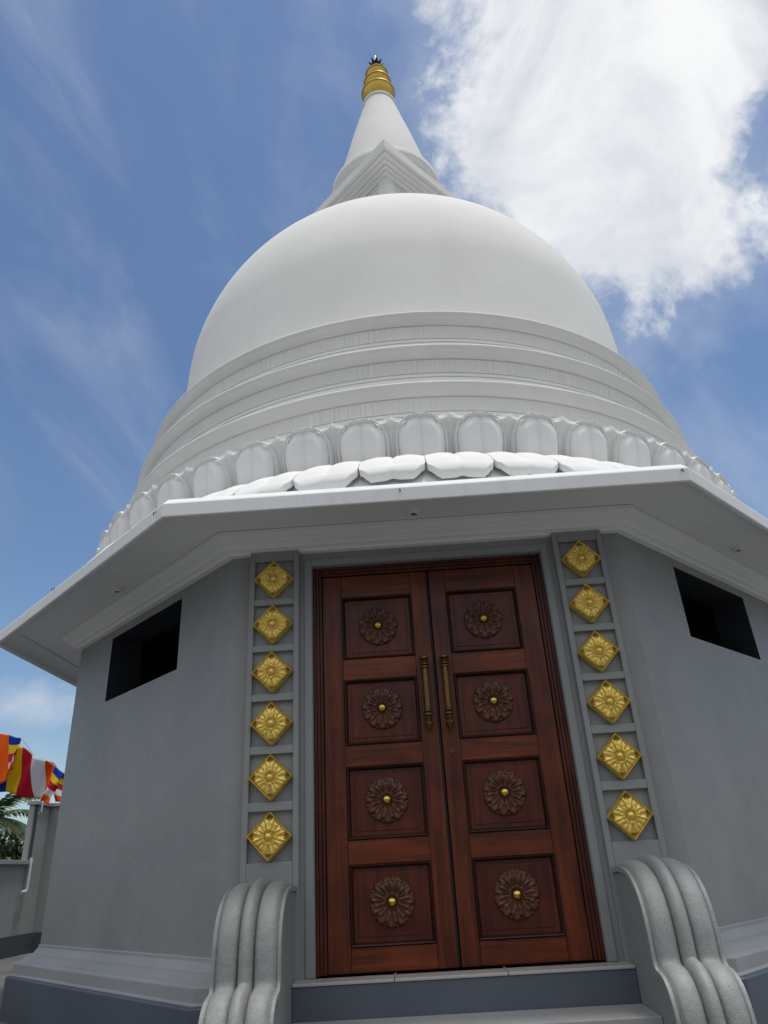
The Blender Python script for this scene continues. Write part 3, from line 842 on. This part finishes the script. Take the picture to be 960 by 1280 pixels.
flag('striped flag farthest along the cord, half hidden by the shrine wall',
     [((-3.95, 5.3, 1.623), (-3.913, 5.3, 1.288)), ((-4.126, 5.3, 1.663), (-4.087, 5.3, 1.327)), ((-4.303, 5.3, 1.703), (-4.261, 5.3, 1.366)), ((-4.482, 5.3, 1.754), (-4.437, 5.3, 1.415)), ((-4.662, 5.3, 1.805), (-4.614, 5.3, 1.464)), ((-4.80, 5.3, 1.856), (-4.78, 5.3, 1.50)), ((-4.98, 5.3, 1.95), (-4.949, 5.3, 1.53))], W1, 3)

# ------------------------------------------------------------------ trees beyond the wall
def frond_geo(base, az, length, droop, rnd):
    mb = MB(); pts = []
    n = 16; p = Vector(base); el = droop[0]
    for i in range(n+1):
        pts.append(p.copy())
        d = Vector((cos(az)*cos(el), sin(az)*cos(el), sin(el)))
        p = p + d*length/n; el -= droop[1]/n
    mb.tube(pts, [.03*(1-.85*i/n) for i in range(n+1)], 5)
    side = Vector((-sin(az), cos(az), 0))
    for i in range(2, n*3):
        t = i/(n*3); q = t*n; a = int(q); c = pts[a].lerp(pts[min(a+1, n)], q-a)
        d = (pts[min(a+1, n)]-pts[a]).normalized()
        L = length*.26*sin(pi*min(1, t*.85+.12))**.7
        for s in (-1, 1):
            tip = c + side*s*L*.75 + d*L*.55 + Vector((0, 0, -L*rnd.uniform(.25, .55)))
            mid = c.lerp(tip, .5) + Vector((0, 0, L*.08))
            w = d*.035
            mb.add([c-w*.5, c+w*.5, mid+w, tip, mid-w], [(0, 1, 2, 4), (2, 3, 4)])
    return mb
def palm(loc, h, label, seed, nf=16, L=2.3):
    rnd = random.Random(seed); e = empty('palm_tree', loc); tag(e, label, 'palm tree', 'palm trees beyond the boundary')
    b = Vector(loc); top = b+Vector((.3, 0, h)); mb = MB()
    mb.tube([b+Vector((.3*(i/10)**2, 0, h*i/10)) for i in range(11)], [.17-.07*i/10 for i in range(11)], 10)
    mb.build('trunk', M['bark'], e, smooth=True)
    for k in range(nf):
        az = 2*pi*k/nf + rnd.uniform(-.2, .2); el = rnd.uniform(-.1, 1.15)
        frond_geo(top, az, L*rnd.uniform(.85, 1.1), (el, rnd.uniform(1.1, 1.7)), rnd).build('frond', M['frond_dry'] if el < .1 else M['frond'], e)
palm((-14.5, 20, FLOOR), 3.0, 'feathery palm whose fronds show above the low boundary wall', 4)
palm((-18.5, 23, FLOOR), 4.2, 'taller palm standing farther off beyond the boundary wall', 9)
def bush(name, loc, size, n, label, seed, mats):
    rnd = random.Random(seed); e = empty(name, loc); tag(e, label, 'tree', 'leafy trees beyond the boundary')
    mb = MB(); b = Vector(loc)
    mb.tube([b, b+Vector((.1, 0, size[2]*.6)), b+Vector((.05, .1, size[2]*1.1))], [.13, .09, .03], 8)
    for k in range(6):
        a = k*1.05; mb.tube([b+Vector((.08, 0, size[2]*.4)), b+Vector((cos(a)*size[0]*.6, sin(a)*size[1]*.6, size[2]*(.8+.1*k % .3)))], [.05, .015], 6)
    mb.build('trunk', M['bark'], e, smooth=True)
    mb = MB()
    clumps = []
    for k in range(34):
        d = Vector((rnd.gauss(0, 1), rnd.gauss(0, 1), rnd.gauss(0, 1))).normalized()*rnd.uniform(.45, 1.0)
        clumps.append((b+Vector((d.x*size[0], d.y*size[1], size[2]+d.z*size[2]*.75)), rnd.uniform(.25, .5)*min(size)))
    for i in range(n):
        c, r = clumps[rnd.randrange(len(clumps))]
        p = c + Vector((rnd.gauss(0, .5), rnd.gauss(0, .5), rnd.gauss(0, .45)))*r
        q = Vector((rnd.gauss(0, 1), rnd.gauss(0, 1), rnd.gauss(0, .6)+.4)).normalized()
        a = q.orthogonal().normalized(); a = Matrix.Rotation(rnd.uniform(0, 6.28), 3, q) @ a; bb = q.cross(a)
        L = rnd.uniform(.07, .13); w = L*.42
        mb.add([p-a*L, p+bb*w, p+a*L, p-bb*w], [(0, 1, 2, 3)], 0 if rnd.random() < .7 else 1)
    mb.build('crown', mats, e)
bush('leafy_tree', (-12.6, 17.5, FLOOR), (1.5, 1.2, 1.25), 9000, 'dense dark green tree just above the low wall coping', 5, [M['leaf'], M['leaf2']])
bush('leafy_tree', (-16.4, 18.5, FLOOR), (1.5, 1.3, 1.3), 8000, 'dark green tree partly outside the view past the palm', 6, [M['leaf'], M['leaf2']])
bush('leafy_tree', (-12.2, 19.5, FLOOR), (1.2, 1.2, 1.2), 7000, 'green tree half hidden behind the wall pier', 8, [M['leaf'], M['leaf2']])

# ------------------------------------------------------------------ sky, sun
SUN_EL, SUN_AZ = radians(79), radians(112)     # azimuth from +Y towards +X
W = bpy.data.worlds.new('World'); SC.world = W; W.use_nodes = True
nt = W.node_tree; nt.nodes.clear()
out = N(nt, 'ShaderNodeOutputWorld'); bg = N(nt, 'ShaderNodeBackground'); bg.inputs['Strength'].default_value = .10
nt.links.new(bg.outputs[0], out.inputs['Surface'])
sky = N(nt, 'ShaderNodeTexSky', sky_type='NISHITA'); sky.sun_disc = False
sky.sun_elevation = SUN_EL; sky.sun_rotation = SUN_AZ; sky.air_density = 1.2; sky.dust_density = .6; sky.ozone_density = 1.6
tc = N(nt, 'ShaderNodeTexCoord'); gen = tc.outputs['Generated']
def vmath(op, a, b=None):
    n = N(nt, 'ShaderNodeVectorMath', operation=op)
    for i, x in enumerate((a, b)):
        if x is None: continue
        if hasattr(x, 'links'): nt.links.new(x, n.inputs[i])
        else: n.inputs[i].default_value = x
    return n
def fmath(op, a, b=0.0, clamp=False):
    n = N(nt, 'ShaderNodeMath', operation=op, use_clamp=clamp)
    for i, x in enumerate((a, b)):
        if hasattr(x, 'links'): nt.links.new(x, n.inputs[i])
        else: n.inputs[i].default_value = x
    return n.outputs[0]
def smooth(x, a, b):
    n = N(nt, 'ShaderNodeMapRange', interpolation_type='SMOOTHSTEP'); nt.links.new(x, n.inputs['Value'])
    n.inputs['From Min'].default_value = a; n.inputs['From Max'].default_value = b
    return n.outputs[0]
def blob(d0, right, up, sx, sy):
    """elliptical patch of sky round direction d0: 1 inside falling to 0"""
    dif = vmath('SUBTRACT', gen, d0).outputs[0]
    a = fmath('DIVIDE', vmath('DOT_PRODUCT', dif, right).outputs['Value'], sx)
    b = fmath('DIVIDE', vmath('DOT_PRODUCT', dif, up).outputs['Value'], sy)
    r2 = fmath('ADD', fmath('MULTIPLY', a, a), fmath('MULTIPLY', b, b))
    return fmath('SUBTRACT', 1.0, fmath('SQRT', r2))
#SKYDIRS
def dirs(az, el):
    d = Vector((sin(az)*cos(el), cos(az)*cos(el), sin(el))); r = Vector((cos(az), -sin(az), 0)); u = r.cross(d)
    return tuple(d), tuple(r), tuple(u)
n1 = noise(nt, gen, 4.2, 9, .62, .35)
n2 = noise(nt, vmath('ADD', gen, (3.1, 1.7, .4)).outputs[0], 9.0, 8, .6, .5)
nz = fmath('SUBTRACT', fmath('ADD', fmath('MULTIPLY', n1, 1.5), fmath('MULTIPLY', n2, .7)), 1.1)
d, r, u = dirs(radians(30.5), radians(49.5)); b1 = blob(d, r, u, .345, .31)
d, r, u = dirs(radians(39.5), radians(44.5)); gap = fmath('MULTIPLY', smooth(blob(d, r, u, .15, .12), 0, .9), .62)
sz = N(nt, 'ShaderNodeSeparateXYZ'); nt.links.new(gen, sz.inputs[0])
base = fmath('MULTIPLY', fmath('SUBTRACT', 1.0, smooth(sz.outputs['Z'], .47, .63)), .75)      # the cloud's underside
core = fmath('SUBTRACT', fmath('SUBTRACT', fmath('ADD', b1, fmath('MULTIPLY', nz, 1.55)), gap), base)
big = fmath('MAXIMUM', smooth(core, -.02, .50), fmath('MULTIPLY', smooth(core, -.46, .30), .20))
d, r, u = dirs(radians(-28), radians(12)); b2 = blob(d, r, u, .10, .05)
small = fmath('MULTIPLY', smooth(fmath('ADD', b2, fmath('MULTIPLY', nz, 1.2)), .2, .9), .6)
# thin streaks over the left part
d, r, u = dirs(radians(-25), radians(44))
pr, pu = vmath('DOT_PRODUCT', gen, r).outputs['Value'], vmath('DOT_PRODUCT', gen, u).outputs['Value']
along = fmath('SUBTRACT', pr, fmath('MULTIPLY', pu, 1.25)); across = fmath('ADD', fmath('MULTIPLY', pr, 1.25), pu)
cb = N(nt, 'ShaderNodeCombineXYZ'); nt.links.new(fmath('MULTIPLY', along, 1.0), cb.inputs[0]); nt.links.new(fmath('MULTIPLY', across, 2.3), cb.inputs[1])
n3 = noise(nt, cb.outputs[0], 1.7, 8, .58, .45)
streak = fmath('MULTIPLY', smooth(n3, .45, .82), .22)
# unseen cloud behind the viewer, added to whiten the fill light
back = smooth(vmath('DOT_PRODUCT', gen, (0, -1, .10)).outputs['Value'], -.22, .20)
bk = fmath('MULTIPLY', fmath('ADD', fmath('MULTIPLY', smooth(fmath('ADD', n1, fmath('MULTIPLY', n2, .4)), .50, .75), .25), .70), back)
cov = fmath('MAXIMUM', fmath('MAXIMUM', big, small), fmath('MAXIMUM', streak, bk))
shade = smooth(noise(nt, vmath('ADD', gen, (.6, 5.2, 2.2)).outputs[0], 4.6, 7, .6, .4), .30, .68)
ccol = mixc(nt, shade, (4.8, 5.15, 5.75), (7.5, 7.55, 7.6))
elev = N(nt, 'ShaderNodeSeparateXYZ'); nt.links.new(gen, elev.inputs[0])
# added cloud is dim low down, bright high up, to deepen the eave's shade
bcol = mixc(nt, smooth(elev.outputs['Z'], .05, .75), (2.6, 2.7, 2.8), (10.2, 10.2, 10.2))
ccol = mixc(nt, back, ccol, bcol)
skyt = mixc(nt, 1.0, sky.outputs['Color'], (.73, .80, .885), 'MULTIPLY')
nt.links.new(mixc(nt, cov, skyt, ccol), bg.inputs['Color'])

S = bpy.data.lights.new('sun', 'SUN'); S.energy = 1.6; S.angle = radians(9); S.color = (1.0, .955, .885)
so = bpy.data.objects.new('sun', S); COL.objects.link(so)
sd = Vector((sin(SUN_AZ)*cos(SUN_EL), cos(SUN_AZ)*cos(SUN_EL), sin(SUN_EL)))
so.rotation_euler = (-sd).to_track_quat('-Z', 'Y').to_euler(); so.location = sd*40

# ------------------------------------------------------------------ camera
CAM = (-.1796, -4.5938, .5203); YAW, PITCH_C, ROLL, FPX = -.02, .4656, -.0596, 885.05
cd = bpy.data.cameras.new('camera'); co = bpy.data.objects.new('camera', cd); COL.objects.link(co)
fwd = Vector((sin(YAW)*cos(PITCH_C), cos(YAW)*cos(PITCH_C), sin(PITCH_C)))
right = Vector((cos(YAW), -sin(YAW), 0)); up = right.cross(fwd)
r2 = cos(ROLL)*right + sin(ROLL)*up; u2 = -sin(ROLL)*right + cos(ROLL)*up
m4 = Matrix((r2, u2, -fwd)).transposed().to_4x4(); m4.translation = Vector(CAM)
co.matrix_world = m4
cd.sensor_fit = 'VERTICAL'; cd.sensor_height = 32.0; cd.lens = 32.0*FPX/1280
cd.clip_start = .05; cd.clip_end = 2000
SC.camera = co
SC.view_settings.view_transform = 'Standard'; SC.view_settings.look = 'None'
SC.view_settings.exposure = 0.34; SC.view_settings.gamma = 1.0
